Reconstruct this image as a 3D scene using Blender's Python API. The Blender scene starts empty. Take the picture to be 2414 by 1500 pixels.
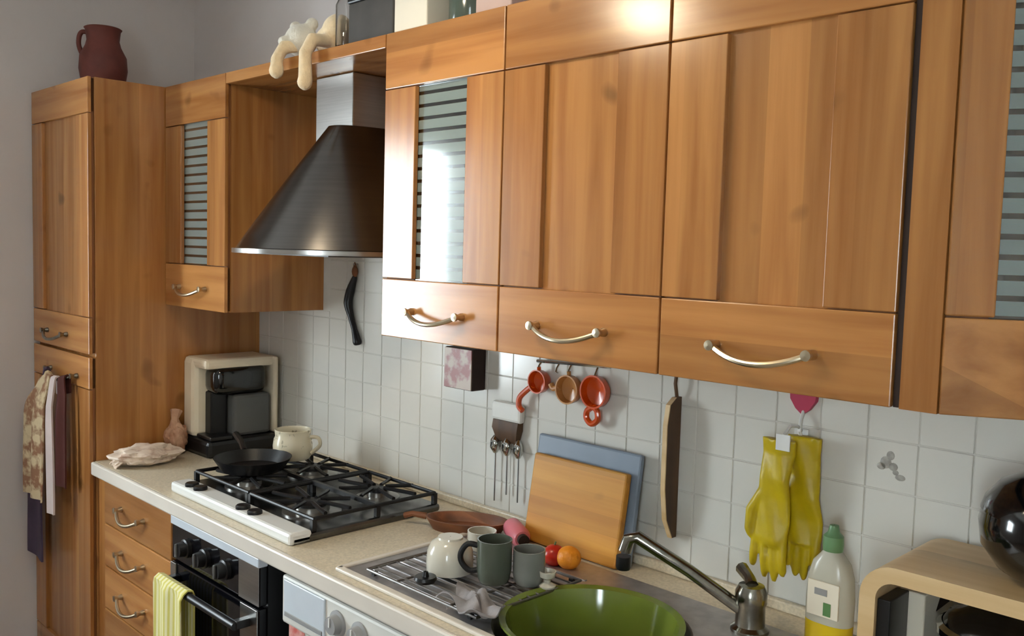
import bpy, bmesh, math, random
from mathutils import Vector, Matrix, noise
random.seed(7)
scene = bpy.context.scene
COL = scene.collection
# ------------------------------------------------------------------ camera
W, H, F = 2414, 1500, 2155.94
CAM = Vector((2.9697, -1.6874, 1.6124)); YAW, PITCH, ROLL = .7852, -.0747, .0283
fw = Vector((-math.sin(YAW)*math.cos(PITCH), math.cos(YAW)*math.cos(PITCH), math.sin(PITCH)))
rt = Vector((math.cos(YAW), math.sin(YAW), 0)); up = rt.cross(fw)
rt, up = math.cos(ROLL)*rt+math.sin(ROLL)*up, -math.sin(ROLL)*rt+math.cos(ROLL)*up
cd = bpy.data.cameras.new('camera'); cam = bpy.data.objects.new('camera', cd); COL.objects.link(cam)
cd.sensor_fit = 'HORIZONTAL'; cd.sensor_width = 36; cd.lens = 36*F/W; cd.clip_start = .02
M3 = Matrix((rt, up, -fw)).transposed(); cam.matrix_world = Matrix.Translation(CAM) @ M3.to_4x4()
scene.camera = cam
def un(px, py, ax, val):          # pixel -> point on a plane of the room
    v = fw+(px-W/2)/F*rt-(py-H/2)/F*up; i = 'xyz'.index(ax)
    return CAM+v*((val-CAM[i])/v[i])
# ------------------------------------------------------------------ light
wd = bpy.data.worlds.new('sky'); scene.world = wd; wd.use_nodes = True
bg = wd.node_tree.nodes['Background']; bg.inputs[0].default_value = (.86, .94, 1, 1); bg.inputs[1].default_value = 27
WY0, WY1, WZ0, WZ1 = -2.12, -1.45, .85, 2.14           # window opening in the left wall
pl = bpy.data.lights.new('window_portal', 'AREA'); pl.shape = 'RECTANGLE'; pl.size = WZ1-WZ0; pl.size_y = WY1-WY0
pl.cycles.is_portal = True
po = bpy.data.objects.new('window_portal', pl); COL.objects.link(po)
po.location = (-.60, (WY0+WY1)/2, (WZ0+WZ1)/2); po.rotation_euler = (0, -math.pi/2, 0)
VX0, VX1, VZ0, VZ1 = 3.35, 3.85, .95, 2.1            # unseen narrow window, added behind the camera to brighten the right-hand tiles
pl2 = bpy.data.lights.new('added_window_portal', 'AREA'); pl2.shape = 'RECTANGLE'; pl2.size = VX1-VX0; pl2.size_y = VZ1-VZ0; pl2.cycles.is_portal = True
po2 = bpy.data.objects.new('added_window_portal', pl2); COL.objects.link(po2); po2.location = ((VX0+VX1)/2, -3.47, (VZ0+VZ1)/2); po2.rotation_euler = (math.pi/2, 0, math.pi)
LAMP_E = 62
scene.view_settings.view_transform = 'Standard'; scene.view_settings.look = 'None'
scene.view_settings.gamma = 1; scene.view_settings.exposure = 0.35; scene.view_settings.use_curve_mapping = False
# ------------------------------------------------------------------ materials
def nodes_of(name):
    m = bpy.data.materials.new(name); m.use_nodes = True; nt = m.node_tree
    return m, nt, nt.nodes['Principled BSDF']
def S(c): return tuple(((v/255)/12.92 if v/255 <= .04045 else ((v/255+.055)/1.055)**2.4) for v in c)+(1,)
def mat(name, c, rough=.5, metal=0, var=.12, scale=9, bump=0, bscale=60, coat=0, emit=0, trans=0, ior=1.45, c2=None, stretch=(1, 1, 1), lo=.35, hi=.65, aniso=0, spec=.5, sheen=0):
    m, nt, b = nodes_of(name); N, L = nt.nodes, nt.links
    a = S(c); d = S(c2) if c2 else tuple(v*(1-var) for v in a[:3])+(1,)
    tc = N.new('ShaderNodeTexCoord'); mp = N.new('ShaderNodeMapping'); mp.inputs['Scale'].default_value = stretch
    nz = N.new('ShaderNodeTexNoise'); nz.inputs['Scale'].default_value = scale; nz.inputs['Detail'].default_value = 4
    rp = N.new('ShaderNodeValToRGB'); rp.color_ramp.elements[0].color = d; rp.color_ramp.elements[1].color = a
    rp.color_ramp.elements[0].position = lo; rp.color_ramp.elements[1].position = hi
    L.new(tc.outputs['Object'], mp.inputs[0]); L.new(mp.outputs[0], nz.inputs['Vector']); L.new(nz.outputs['Fac'], rp.inputs[0]); L.new(rp.outputs[0], b.inputs['Base Color'])
    b.inputs['Roughness'].default_value = rough; b.inputs['Metallic'].default_value = metal; b.inputs['Coat Weight'].default_value = coat
    b.inputs['Coat Roughness'].default_value = .08; b.inputs['Specular IOR Level'].default_value = spec
    b.inputs['Transmission Weight'].default_value = trans; b.inputs['IOR'].default_value = ior; b.inputs['Sheen Weight'].default_value = sheen
    if emit:
        b.inputs['Emission Color'].default_value = a; b.inputs['Emission Strength'].default_value = emit
    if bump:
        n2 = N.new('ShaderNodeTexNoise'); n2.inputs['Scale'].default_value = bscale; n2.inputs['Detail'].default_value = 3
        bp = N.new('ShaderNodeBump'); bp.inputs['Strength'].default_value = bump; bp.inputs['Distance'].default_value = .004
        L.new(mp.outputs[0], n2.inputs['Vector']); L.new(n2.outputs['Fac'], bp.inputs['Height']); L.new(bp.outputs[0], b.inputs['Normal'])
    return m
def wood(name, ca, cb, grain='z', rough=.22, plank=.07, coat=0):
    m, nt, b = nodes_of(name); N, L = nt.nodes, nt.links
    tc = N.new('ShaderNodeTexCoord'); oi = N.new('ShaderNodeObjectInfo')
    ad = N.new('ShaderNodeVectorMath'); ad.operation = 'MULTIPLY_ADD'; ad.inputs[1].default_value = (1, 1, 1)
    sc = N.new('ShaderNodeVectorMath'); sc.operation = 'SCALE'; sc.inputs[0].default_value = (7.3, 3.1, 5.7)
    L.new(oi.outputs['Random'], sc.inputs['Scale']); L.new(tc.outputs['Object'], ad.inputs[0]); L.new(sc.outputs[0], ad.inputs[2])
    mp = N.new('ShaderNodeMapping'); mp.inputs['Scale'].default_value = {'z': (16, 16, .9), 'x': (.9, 16, 16), 'y': (16, .9, 16)}[grain]
    L.new(ad.outputs[0], mp.inputs[0])
    n1 = N.new('ShaderNodeTexNoise'); n1.inputs['Scale'].default_value = 1.6; n1.inputs['Detail'].default_value = 6; n1.inputs['Distortion'].default_value = .35
    L.new(mp.outputs[0], n1.inputs['Vector'])
    rp = N.new('ShaderNodeValToRGB'); rp.color_ramp.elements[0].color = S(cb); rp.color_ramp.elements[1].color = S(ca)
    rp.color_ramp.elements[0].position = .32; rp.color_ramp.elements[1].position = .66; L.new(n1.outputs['Fac'], rp.inputs[0])
    sx = N.new('ShaderNodeSeparateXYZ'); L.new(ad.outputs[0], sx.inputs[0])
    add = N.new('ShaderNodeMath'); add.operation = 'ADD'
    if grain == 'x': L.new(sx.outputs['Z'], add.inputs[0]); L.new(sx.outputs['Y'], add.inputs[1])
    else: L.new(sx.outputs['X'], add.inputs[0]); L.new(sx.outputs['Y'], add.inputs[1])
    dv = N.new('ShaderNodeMath'); dv.operation = 'DIVIDE'; dv.inputs[1].default_value = plank; L.new(add.outputs[0], dv.inputs[0])
    fl = N.new('ShaderNodeMath'); fl.operation = 'FLOOR'; L.new(dv.outputs[0], fl.inputs[0])
    wn = N.new('ShaderNodeTexWhiteNoise'); wn.noise_dimensions = '1D'; L.new(fl.outputs[0], wn.inputs['W'])
    mr = N.new('ShaderNodeMapRange'); mr.inputs['To Min'].default_value = .82; mr.inputs['To Max'].default_value = 1.12; L.new(wn.outputs['Value'], mr.inputs['Value'])
    # knots
    k = N.new('ShaderNodeTexNoise'); k.inputs['Scale'].default_value = 9; k.inputs['Detail'].default_value = 1; L.new(ad.outputs[0], k.inputs['Vector'])
    kr = N.new('ShaderNodeMapRange'); kr.inputs['From Min'].default_value = .70; kr.inputs['From Max'].default_value = .78; kr.inputs['To Min'].default_value = 1; kr.inputs['To Max'].default_value = .62
    L.new(k.outputs['Fac'], kr.inputs['Value'])
    mu = N.new('ShaderNodeMath'); mu.operation = 'MULTIPLY'; L.new(mr.outputs[0], mu.inputs[0]); L.new(kr.outputs[0], mu.inputs[1])
    vm = N.new('ShaderNodeVectorMath'); vm.operation = 'SCALE'; L.new(rp.outputs[0], vm.inputs[0]); L.new(mu.outputs[0], vm.inputs['Scale'])
    L.new(vm.outputs[0], b.inputs['Base Color'])
    b.inputs['Roughness'].default_value = rough; b.inputs['Coat Weight'].default_value = coat; b.inputs['Coat Roughness'].default_value = .14
    bp = N.new('ShaderNodeBump'); bp.inputs['Strength'].default_value = .025; bp.inputs['Distance'].default_value = .002
    L.new(n1.outputs['Fac'], bp.inputs['Height']); L.new(bp.outputs[0], b.inputs['Normal'])
    return m
WA, WB = (184, 128, 72), (152, 97, 48)
M = dict(
 woodz=wood('cherry_wood_vertical', WA, WB, 'z'), woodx=wood('cherry_wood_horizontal', WA, WB, 'x', plank=.5), woody=wood('cherry_wood_depth', WA, WB, 'y'),
 wooddk=wood('cherry_wood_inside', (150, 95, 50), (120, 72, 34), 'z', rough=.5, coat=0),
 board=wood('maple_board', (204, 146, 58), (182, 120, 38), 'x', rough=.5, plank=.05, coat=0),
 bamboo=wood('pale_bentwood', (226, 196, 150), (206, 172, 122), 'x', rough=.45, plank=.4, coat=.1),
 brownw=wood('brown_wood', (140, 84, 46), (104, 58, 30), 'x', rough=.55, coat=0), darkw=wood('dark_wood', (96, 66, 38), (66, 42, 22), 'z', rough=.6, coat=0),
 wall=mat('wall_paint', (212, 205, 202), .85, var=.05, scale=2.5, bump=.08, bscale=120), ceil=mat('ceiling_paint', (225, 222, 216), .9, var=.04),
 roomwall=mat('room_paint', (196, 190, 182), .9, var=.05),
 floor=mat('floor_tile', (120, 92, 72), .45, var=.2, scale=5), grout=mat('grout', (212, 209, 200), .9, var=.1),
 tile=mat('tile_glaze', (216, 213, 204), .16, var=.05, scale=3, bump=.05, bscale=14), tileprint=mat('tile_print', (172, 168, 160), .25, var=.3, scale=90),
 white=mat('white_enamel', (228, 228, 224), .25, var=.04), whitep=mat('white_plastic', (224, 222, 214), .4, var=.05), gap=mat('dark_gap', (40, 24, 16), .8),
 counter=mat('counter_laminate', (218, 205, 180), .38, var=.2, scale=160, bump=.03, bscale=200), edge=mat('counter_edge', (220, 212, 200), .32, var=.06),
 steel=mat('brushed_steel', (176, 174, 170), .28, 1, var=.12, scale=6, stretch=(1, 1, 40)), steelh=mat('hood_steel', (104, 101, 99), .26, 1, var=.1, scale=5, stretch=(1, 1, 30)),
 hobsteel=mat('hob_steel', (112, 110, 108), .24, 1, var=.3, scale=12), rackwire=mat('rack_wire', (150, 146, 142), .4, 1, var=.3, scale=30), sinksteel=mat('sink_steel', (196, 192, 192), .5, 1, var=.2, scale=30), nickel=mat('satin_nickel', (192, 178, 152), .3, 1, var=.06), chrome=mat('chrome', (200, 200, 196), .08, 1, var=.04),
 oldchrome=mat('worn_chrome', (150, 148, 138), .2, 1, var=.3, scale=40),
 black=mat('black_plastic', (18, 18, 20), .35), blackg=mat('black_gloss', (10, 11, 12), .12, coat=.6), iron=mat('cast_iron', (20, 20, 22), .42, var=.3, scale=60, bump=.1), glassblk=mat('oven_glass', (10, 10, 14), .06),
 cream=mat('cream_plastic', (238, 224, 198), .4, var=.06), grey=mat('grey_plastic', (92, 92, 90), .4), terracotta=mat('terracotta', (112, 54, 44), .6, var=.3, scale=14, bump=.1),
 yellow=mat('yellow_rubber', (196, 170, 14), .42, var=.18, scale=22, bump=.15, bscale=40), pink=mat('pink_plastic', (186, 66, 92), .35), pinkp=mat('pink_soft', (216, 120, 132), .45),
 orange=mat('orange_plastic', (206, 74, 6), .28, var=.2, coat=.3), amber=mat('amber_plastic', (214, 150, 84), .25, trans=.3, var=.15), red=mat('red_skin', (196, 40, 22), .3, var=.2), fruit=mat('orange_peel', (232, 142, 30), .45, bump=.25, bscale=220),
 green=mat('olive_plastic', (112, 126, 50), .12, var=.15, coat=.4), mug=mat('sage_glaze', (88, 94, 82), .2, var=.2, coat=.4), greyglass=mat('smoked_glaze', (128, 130, 124), .15, var=.15, coat=.4), cap=mat('green_cap', (104, 142, 98), .35),
 soap=mat('soap_bottle', (214, 212, 196), .22, trans=.25, var=.06), liquid=mat('yellow_liquid', (214, 184, 30), .2), greenlab=mat('label_green', (86, 128, 76), .5), greylab=mat('label_grey', (150, 150, 150), .5),
 plush=mat('cream_plush', (236, 212, 172), .95, var=.12, scale=40, bump=.5, bscale=160, sheen=.4), plushw=mat('white_plush', (228, 222, 206), .95, var=.1, bump=.5, bscale=160, sheen=.4),
 floral=mat('floral_cloth', (214, 196, 160), .9, c2=(150, 110, 84), scale=26, lo=.42, hi=.56, bump=.2), clothw=mat('white_cloth', (216, 200, 196), .9, bump=.2), clothr=mat('dark_red_cloth', (74, 30, 22), .9, bump=.2), purple=mat('purple_cloth', (78, 62, 84), .9, bump=.2, var=.3),
 towel=None, bag=mat('floral_bag', (232, 214, 196), .5, c2=(186, 152, 130), scale=34, lo=.3, hi=.5, bump=.3, bscale=30), bagp=mat('pinkish_bag', (200, 160, 130), .5, c2=(160, 112, 84), scale=20, bump=.3, bscale=30),
 potenamel=mat('printed_enamel', (214, 204, 178), .25, c2=(96, 88, 70), scale=34, lo=.3, hi=.38), darkbox=mat('dark_box', (70, 66, 62), .5, var=.25, scale=12), creambox=mat('cream_card', (226, 218, 200), .7, var=.05), greenglass=mat('green_grey_glass', (110, 124, 112), .15, trans=.5), pinkbox=mat('pink_card', (196, 168, 156), .7),
 winpane=None, clear=mat('clear_glass', (240, 240, 240), .03, trans=1), pinktin=mat('printed_tin', (192, 176, 162), .4, c2=(158, 104, 102), scale=28, lo=.42, hi=.55), bluegrey=mat('blue_grey_board', (128, 140, 154), .4, var=.1), hookcl=mat('clear_hook', (226, 226, 222), .2),
 cloth_g=mat('grey_cloth', (150, 146, 148), .85, var=.3, scale=30, bump=.4), whiteceram=mat('white_ceramic', (208, 203, 188), .2, var=.05, coat=.3), lamp=mat('lamp_glass', (255, 238, 208), .4, emit=LAMP_E), redst=mat('red_sticker', (206, 96, 88), .5, c2=(226, 180, 170), scale=40), screen=mat('pale_label', (206, 214, 222), .3, var=.06),
)
def stripes(name, ca, cb, axis, pitch, fac, rough=.8, transm=False):
    m, nt, b = nodes_of(name); N, L = nt.nodes, nt.links
    tc = N.new('ShaderNodeTexCoord'); sx = N.new('ShaderNodeSeparateXYZ'); L.new(tc.outputs['Object'], sx.inputs[0])
    d = N.new('ShaderNodeMath'); d.operation = 'DIVIDE'; d.inputs[1].default_value = pitch; L.new(sx.outputs[axis], d.inputs[0])
    f = N.new('ShaderNodeMath'); f.operation = 'FRACT'; L.new(d.outputs[0], f.inputs[0])
    g = N.new('ShaderNodeMath'); g.operation = 'GREATER_THAN'; g.inputs[1].default_value = fac; L.new(f.outputs[0], g.inputs[0])
    mx = N.new('ShaderNodeMix'); mx.data_type = 'RGBA'; mx.inputs[6].default_value = S(ca); mx.inputs[7].default_value = S(cb)
    L.new(g.outputs[0], mx.inputs[0]); L.new(mx.outputs[2], b.inputs['Base Color']); b.inputs['Roughness'].default_value = rough
    if transm:      # satin bands over clear lines
        r = N.new('ShaderNodeMapRange'); r.inputs['To Min'].default_value = .35; r.inputs['To Max'].default_value = 1
        L.new(g.outputs[0], r.inputs[0]); L.new(r.outputs[0], b.inputs['Transmission Weight'])
        b.inputs['Coat Weight'].default_value = 1; b.inputs['Coat Roughness'].default_value = .06
    return m
M['towel'] = stripes('yellow_striped_towel', (226, 220, 170), (206, 196, 104), 'X', .018, .55, .9)
M['ribglass'] = stripes('striped_glass', (150, 164, 160), (206, 216, 214), 'Z', .0285, .72, .12, True)
def thin_glass(name):
    m, nt, b = nodes_of(name); N, L = nt.nodes, nt.links
    t = N.new('ShaderNodeBsdfTransparent'); t.inputs[0].default_value = (.95, .97, .97, 1); g = N.new('ShaderNodeBsdfGlossy'); g.inputs['Roughness'].default_value = .02
    mx = N.new('ShaderNodeMixShader'); mx.inputs[0].default_value = .06
    L.new(t.outputs[0], mx.inputs[1]); L.new(g.outputs[0], mx.inputs[2]); L.new(mx.outputs[0], N['Material Output'].inputs[0]); return m
M['winpane'] = thin_glass('window_glass')
# ------------------------------------------------------------------ mesh builder
class MB:
    def __init__(s): s.bm = bmesh.new(); s.flat = s.bm.faces.layers.int.new('flat')
    def box(s, x0, y0, z0, x1, y1, z1, bev=0, rot=None, piv=None, seg=2):
        r = bmesh.ops.create_cube(s.bm, size=1); v = r['verts']
        bmesh.ops.scale(s.bm, vec=(abs(x1-x0), abs(y1-y0), abs(z1-z0)), verts=v)
        bmesh.ops.translate(s.bm, vec=((x0+x1)/2, (y0+y1)/2, (z0+z1)/2), verts=v)
        if bev:
            e = list({e for q in v for e in q.link_edges})
            g = bmesh.ops.bevel(s.bm, geom=e, offset=bev, segments=seg, affect='EDGES', profile=.5, clamp_overlap=True); v = list({q for f in g['faces'] for q in f.verts} | {q for q in v if q.is_valid})
        for f_ in {f_ for q in v if q.is_valid for f_ in q.link_faces}: f_[s.flat] = 1 if seg < 3 else 0
        if rot is not None: bmesh.ops.rotate(s.bm, cent=piv or ((x0+x1)/2, (y0+y1)/2, (z0+z1)/2), matrix=rot, verts=[q for q in v if q.is_valid])
        return s
    def loft(s, rings, caps=True, closed=True):
        R = [[s.bm.verts.new(p) for p in r] for r in rings]; n = len(R[0])
        for a, b in zip(R, R[1:]):
            for i in range(n if closed else n-1):
                j = (i+1) % n; s.bm.faces.new((a[i], a[j], b[j], b[i]))
        if caps: s.bm.faces.new(R[0][::-1]); s.bm.faces.new(R[-1])
        return s
    def lathe(s, prof, c, n=28, ax=None, caps=False):
        rings = []
        for r, h in prof: rings.append([(c[0]+r*math.cos(2*math.pi*i/n), c[1]+r*math.sin(2*math.pi*i/n), c[2]+h) for i in range(n)])
        if ax is not None:
            q = Vector((0, 0, 1)).rotation_difference(Vector(ax)); C = Vector(c)
            rings = [[tuple(C+q @ (Vector(p)-C)) for p in r] for r in rings]
        s.loft(rings, caps=False)
        for r in (rings[0], rings[-1]):
            pass
        s.bm.verts.ensure_lookup_table()
        if caps:
            vs = s.bm.verts; k = len(rings)*n; st = len(vs)-k
            s.bm.faces.new([vs[st+i] for i in range(n)][::-1]); s.bm.faces.new([vs[len(vs)-n+i] for i in range(n)])
        return s
    def tube(s, pts, r, n=10, caps=True):
        P = [Vector(p) for p in pts]; rr = r if isinstance(r, (list, tuple)) else [r]*len(P); rings = []; prev = None
        for i, p in enumerate(P):
            t = (P[min(i+1, len(P)-1)]-P[max(i-1, 0)]).normalized()
            a = prev if prev is not None else (Vector((0, 0, 1)) if abs(t.z) < .9 else Vector((1, 0, 0)))
            u = (a-t*a.dot(t)).normalized(); w = t.cross(u); prev = u
            rings.append([tuple(p+rr[i]*(u*math.cos(2*math.pi*k/n)+w*math.sin(2*math.pi*k/n))) for k in range(n)])
        return s.loft(rings, caps)
    def ball(s, c, r, sub=3, nz=0, ns=8, seed=0):
        g = bmesh.ops.create_icosphere(s.bm, subdivisions=sub, radius=1); sc = r if isinstance(r, (list, tuple)) else (r, r, r)
        for v in g['verts']:
            d = v.co.normalized(); k = 1+nz*noise.noise(d*ns*.3+Vector((seed*3.7, seed, 1)))+nz*.5*noise.noise(d*ns+Vector((seed, 2, 5)))
            v.co = Vector((d.x*sc[0]*k+c[0], d.y*sc[1]*k+c[1], d.z*sc[2]*k+c[2]))
        return s
    def cloth(s, fn, nu, nv, th):
        P = [[Vector(fn(i/nu, j/nv)) for j in range(nv+1)] for i in range(nu+1)]; Nn = [[None]*(nv+1) for _ in range(nu+1)]
        for i in range(nu+1):
            for j in range(nv+1):
                a = P[min(i+1, nu)][j]-P[max(i-1, 0)][j]; b = P[i][min(j+1, nv)]-P[i][max(j-1, 0)]; Nn[i][j] = a.cross(b).normalized()
        A = [[s.bm.verts.new(P[i][j]+Nn[i][j]*th/2) for j in range(nv+1)] for i in range(nu+1)]
        B = [[s.bm.verts.new(P[i][j]-Nn[i][j]*th/2) for j in range(nv+1)] for i in range(nu+1)]
        for i in range(nu):
            for j in range(nv):
                s.bm.faces.new((A[i][j], A[i+1][j], A[i+1][j+1], A[i][j+1])); s.bm.faces.new((B[i][j+1], B[i+1][j+1], B[i+1][j], B[i][j]))
        for i in range(nu):
            for j in (0, nv): s.bm.faces.new((A[i][j], B[i][j], B[i+1][j], A[i+1][j]))
        for j in range(nv):
            for i in (0, nu): s.bm.faces.new((A[i][j], A[i][j+1], B[i][j+1], B[i][j]))
        return s
    def prism(s, poly, z0, z1):
        return s.loft([[(x, y, z0) for x, y in poly], [(x, y, z1) for x, y in poly]])
    def plate(s, rect, hole, z0, z1, n=48):         # slab with a round hole
        x0, y0, x1, y1 = rect; cx, cy, r = hole
        for z, flip in ((z0, 1), (z1, 0)):
            o = [s.bm.verts.new(p) for p in ((x0, y0, z), (x1, y0, z), (x1, y1, z), (x0, y1, z))]
            c = [s.bm.verts.new((cx+r*math.cos(2*math.pi*i/n), cy+r*math.sin(2*math.pi*i/n), z)) for i in range(n)]
            e = [s.bm.edges.new((o[i], o[(i+1) % 4])) for i in range(4)]+[s.bm.edges.new((c[i], c[(i+1) % n])) for i in range(n)]
            bmesh.ops.triangle_fill(s.bm, use_beauty=True, edges=e, normal=(0, 0, 1))
            if z == z0: o0, c0 = o, c
        for i in range(4): s.bm.faces.new((o0[i], o0[(i+1) % 4], o[(i+1) % 4], o[i]))
        for i in range(n): s.bm.faces.new((c0[(i+1) % n], c0[i], c[i], c[(i+1) % n]))
        return s
    def mesh(s, name, base, ang=.62):
        bm = s.bm; bmesh.ops.recalc_face_normals(bm, faces=bm.faces[:])
        bmesh.ops.translate(bm, vec=-Vector(base), verts=bm.verts[:])
        for f in bm.faces: f.smooth = f[s.flat] == 0
        for e in bm.edges:
            if len(e.link_faces) == 2 and e.calc_face_angle(0) > ang: e.smooth = False
        me = bpy.data.meshes.new(name); bm.to_mesh(me); bm.free(); return me
def sm(pts, rad, n=4):            # rounded path through the points
    P = [Vector(p) for p in pts]; R = rad if isinstance(rad, (list, tuple)) else [rad]*len(P); o, ro = [], []
    for i in range(len(P)-1):
        a, b, c, d = P[max(i-1, 0)], P[i], P[i+1], P[min(i+2, len(P)-1)]
        for k in range(n):
            t = k/n; o.append(.5*((2*b)+(c-a)*t+(2*a-5*b+4*c-d)*t*t+(3*b-a-3*c+d)*t**3)); ro.append(R[i]+(R[i+1]-R[i])*t)
    return o+[P[-1]], ro+[R[-1]]
BASE = {}
def thing(name, label, cat, base, group=None):
    o = bpy.data.objects.new(name, None); COL.objects.link(o); o.location = base; o.empty_display_size = .05
    o['label'] = label; o['category'] = cat
    if group: o['group'] = group
    BASE[o] = Vector(base); return o
def part(name, mb, m, parent, label=None, smooth=None):
    me = mb.mesh(name, BASE[parent]); me.materials.append(M[m] if isinstance(m, str) else m)
    o = bpy.data.objects.new(name, me); COL.objects.link(o); o.parent = parent; BASE[o] = BASE[parent]
    if label: o['label'] = label
    return o
def solo(name, mb, m, label, cat, base, group=None):
    me = mb.mesh(name, base); me.materials.append(M[m]); o = bpy.data.objects.new(name, me); COL.objects.link(o); o.location = base; BASE[o] = Vector(base)
    o['label'] = label; o['category'] = cat
    if group: o['group'] = group
    return o
def struct(name, mb, m):
    me = mb.mesh(name, (0, 0, 0)); me.materials.append(M[m]); o = bpy.data.objects.new(name, me); COL.objects.link(o); o['kind'] = 'structure'; BASE[o] = Vector((0, 0, 0)); return o
def remesh(o, v, sm=4):
    r = o.modifiers.new('r', 'REMESH'); r.mode = 'VOXEL'; r.voxel_size = v; r.use_smooth_shade = True
    k = o.modifiers.new('s', 'SMOOTH'); k.factor = .5; k.iterations = sm
def arc(p0, p1, bow, n=14):       # points from p0 to p1 bulging by vector bow
    p0, p1, b = Vector(p0), Vector(p1), Vector(bow)
    return [p0.lerp(p1, i/n)+b*(4*(i/n)*(1-i/n)) for i in range(n+1)]
RZ = lambda a: Matrix.Rotation(a, 3, 'Z'); RX = lambda a: Matrix.Rotation(a, 3, 'X'); RY = lambda a: Matrix.Rotation(a, 3, 'Y')
# ------------------------------------------------------------------ room shell
XL, XR, YF, ZC = -.525, 4.3, -3.4, 2.72
struct('floor', MB().box(XL-.2, YF-.1, -.08, XR+.1, .12, 0), 'floor')
struct('ceiling', MB().box(XL-.2, YF-.1, ZC, XR+.1, .12, ZC+.08), 'ceil')
wb = struct('wall_back', MB().box(XL-.2, 0, 0, XR+.1, .12, ZC), 'wall')
wl = struct('wall_left', MB().box(XL-.2, YF, 0, XL, WY0, ZC).box(XL-.2, WY1, 0, XL, 0, ZC).box(XL-.2, WY0, 0, XL, WY1, WZ0).box(XL-.2, WY0, WZ1, XL, WY1, ZC), 'wall')
struct('wall_right', MB().box(XR, YF, 0, XR+.1, 0, ZC), 'roomwall')
struct('wall_front', MB().box(XL-.2, YF-.12, 0, VX0, YF, ZC).box(VX1, YF-.12, 0, XR+.1, YF, ZC).box(VX0, YF-.12, 0, VX1, YF, VZ0).box(VX0, YF-.12, VZ1, VX1, YF, ZC), 'roomwall')
wf = MB()
for x0, x1, z0, z1 in ((VX0, VX0+.04, VZ0, VZ1), (VX1-.04, VX1, VZ0, VZ1), (VX0, VX1, VZ0, VZ0+.04), (VX0, VX1, VZ1-.04, VZ1)): wf.box(x0, YF-.115, z0, x1, YF-.075, z1, .004)
win2 = struct('added_window', wf, 'white'); part('pane', MB().box(VX0+.04, YF-.097, VZ0+.04, VX1-.04, YF-.093, VZ1-.04), 'winpane', win2)  # unseen window added for extra light from behind the camera
wf = MB(); f = .05
for y0, y1, z0, z1 in ((WY0, WY0+f, WZ0, WZ1), (WY1-f, WY1, WZ0, WZ1), (WY0, WY1, WZ0, WZ0+f), (WY0, WY1, WZ1-f, WZ1)): wf.box(XL-.12, y0, z0, XL-.06, y1, z1, .004)
win = struct('window_1', wf, 'white')
part('window_sill', MB().box(XL-.06, WY0-.04, WZ0-.03, XL+.08, WY1+.04, WZ0, .006), 'white', win)
part('pane', MB().box(XL-.094, WY0+f, WZ0+f, XL-.09, WY1-f, WZ1-f), 'winpane', win)
# wall tiles, each with its own edges
TP, G = .0945, .002; xs0 = 2.245-24*TP; zl = [1.185-3*TP+k*TP for k in range(9)]
part('grout_bed', MB().box(.001, -.0052, .86, 3.25, 0, 1.396).box(.41, -.0052, 1.396, 1.19, 0, 1.70), 'grout', wb)
tmesh = {}
def tile(x0, x1, z0, z1):
    key = (round(x1-x0, 4), round(z1-z0, 4))
    if key not in tmesh:
        me = MB().box(0, -.007, 0, key[0], -.002, key[1], .0012, seg=1).mesh('tile', (0, 0, 0)); me.materials.append(M['tile']); tmesh[key] = me
    o = bpy.data.objects.new('tile', tmesh[key]); COL.objects.link(o); o.parent = wb; o.location = (x0, random.uniform(-.0006, .0002), z0); o.rotation_euler = (random.uniform(-.004, .004), 0, random.uniform(-.004, .004)); return o
deco = None
for c in range(-1, 36):
    xa, xb = xs0+c*TP+G/2, xs0+(c+1)*TP-G/2
    xa = max(xa, .003)
    if xb-xa < .01: continue
    for r in range(8):
        za, zb_ = zl[r]+G/2, zl[r+1]-G/2
        gapx = xa >= .41 and xb <= 1.19
        if r >= 5 and not gapx:
            if r > 5: continue
            zb_ = 1.395
            if zb_-za < .01: continue
        t = tile(xa, xb, za, zb_)
        if abs((xa+xb)/2-2.292) < .04 and abs((za+zb_)/2-1.232) < .04: deco = t
if deco:
    mo = MB()
    for dx, dz, w, h in ((.036, .052, .011, .012), (.044, .066, .008, .009), (.028, .044, .009, .007), (.05, .046, .009, .008), (.064, .028, .010, .006), (.055, .036, .006, .005)):
        mo.loft([[(dx+w*math.cos(a)*s, y, dz+h*math.sin(a)*s) for a in [i*math.pi/6 for i in range(12)]] for y, s in ((-.0068, 1), (-.0074, .9))])
    me = mo.mesh('flower_print', (0, 0, 0)); me.materials.append(M['tileprint']); o = bpy.data.objects.new('flower_print', me); COL.objects.link(o); o.parent = deco; o['label'] = 'grey flower print on the tile'
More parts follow.
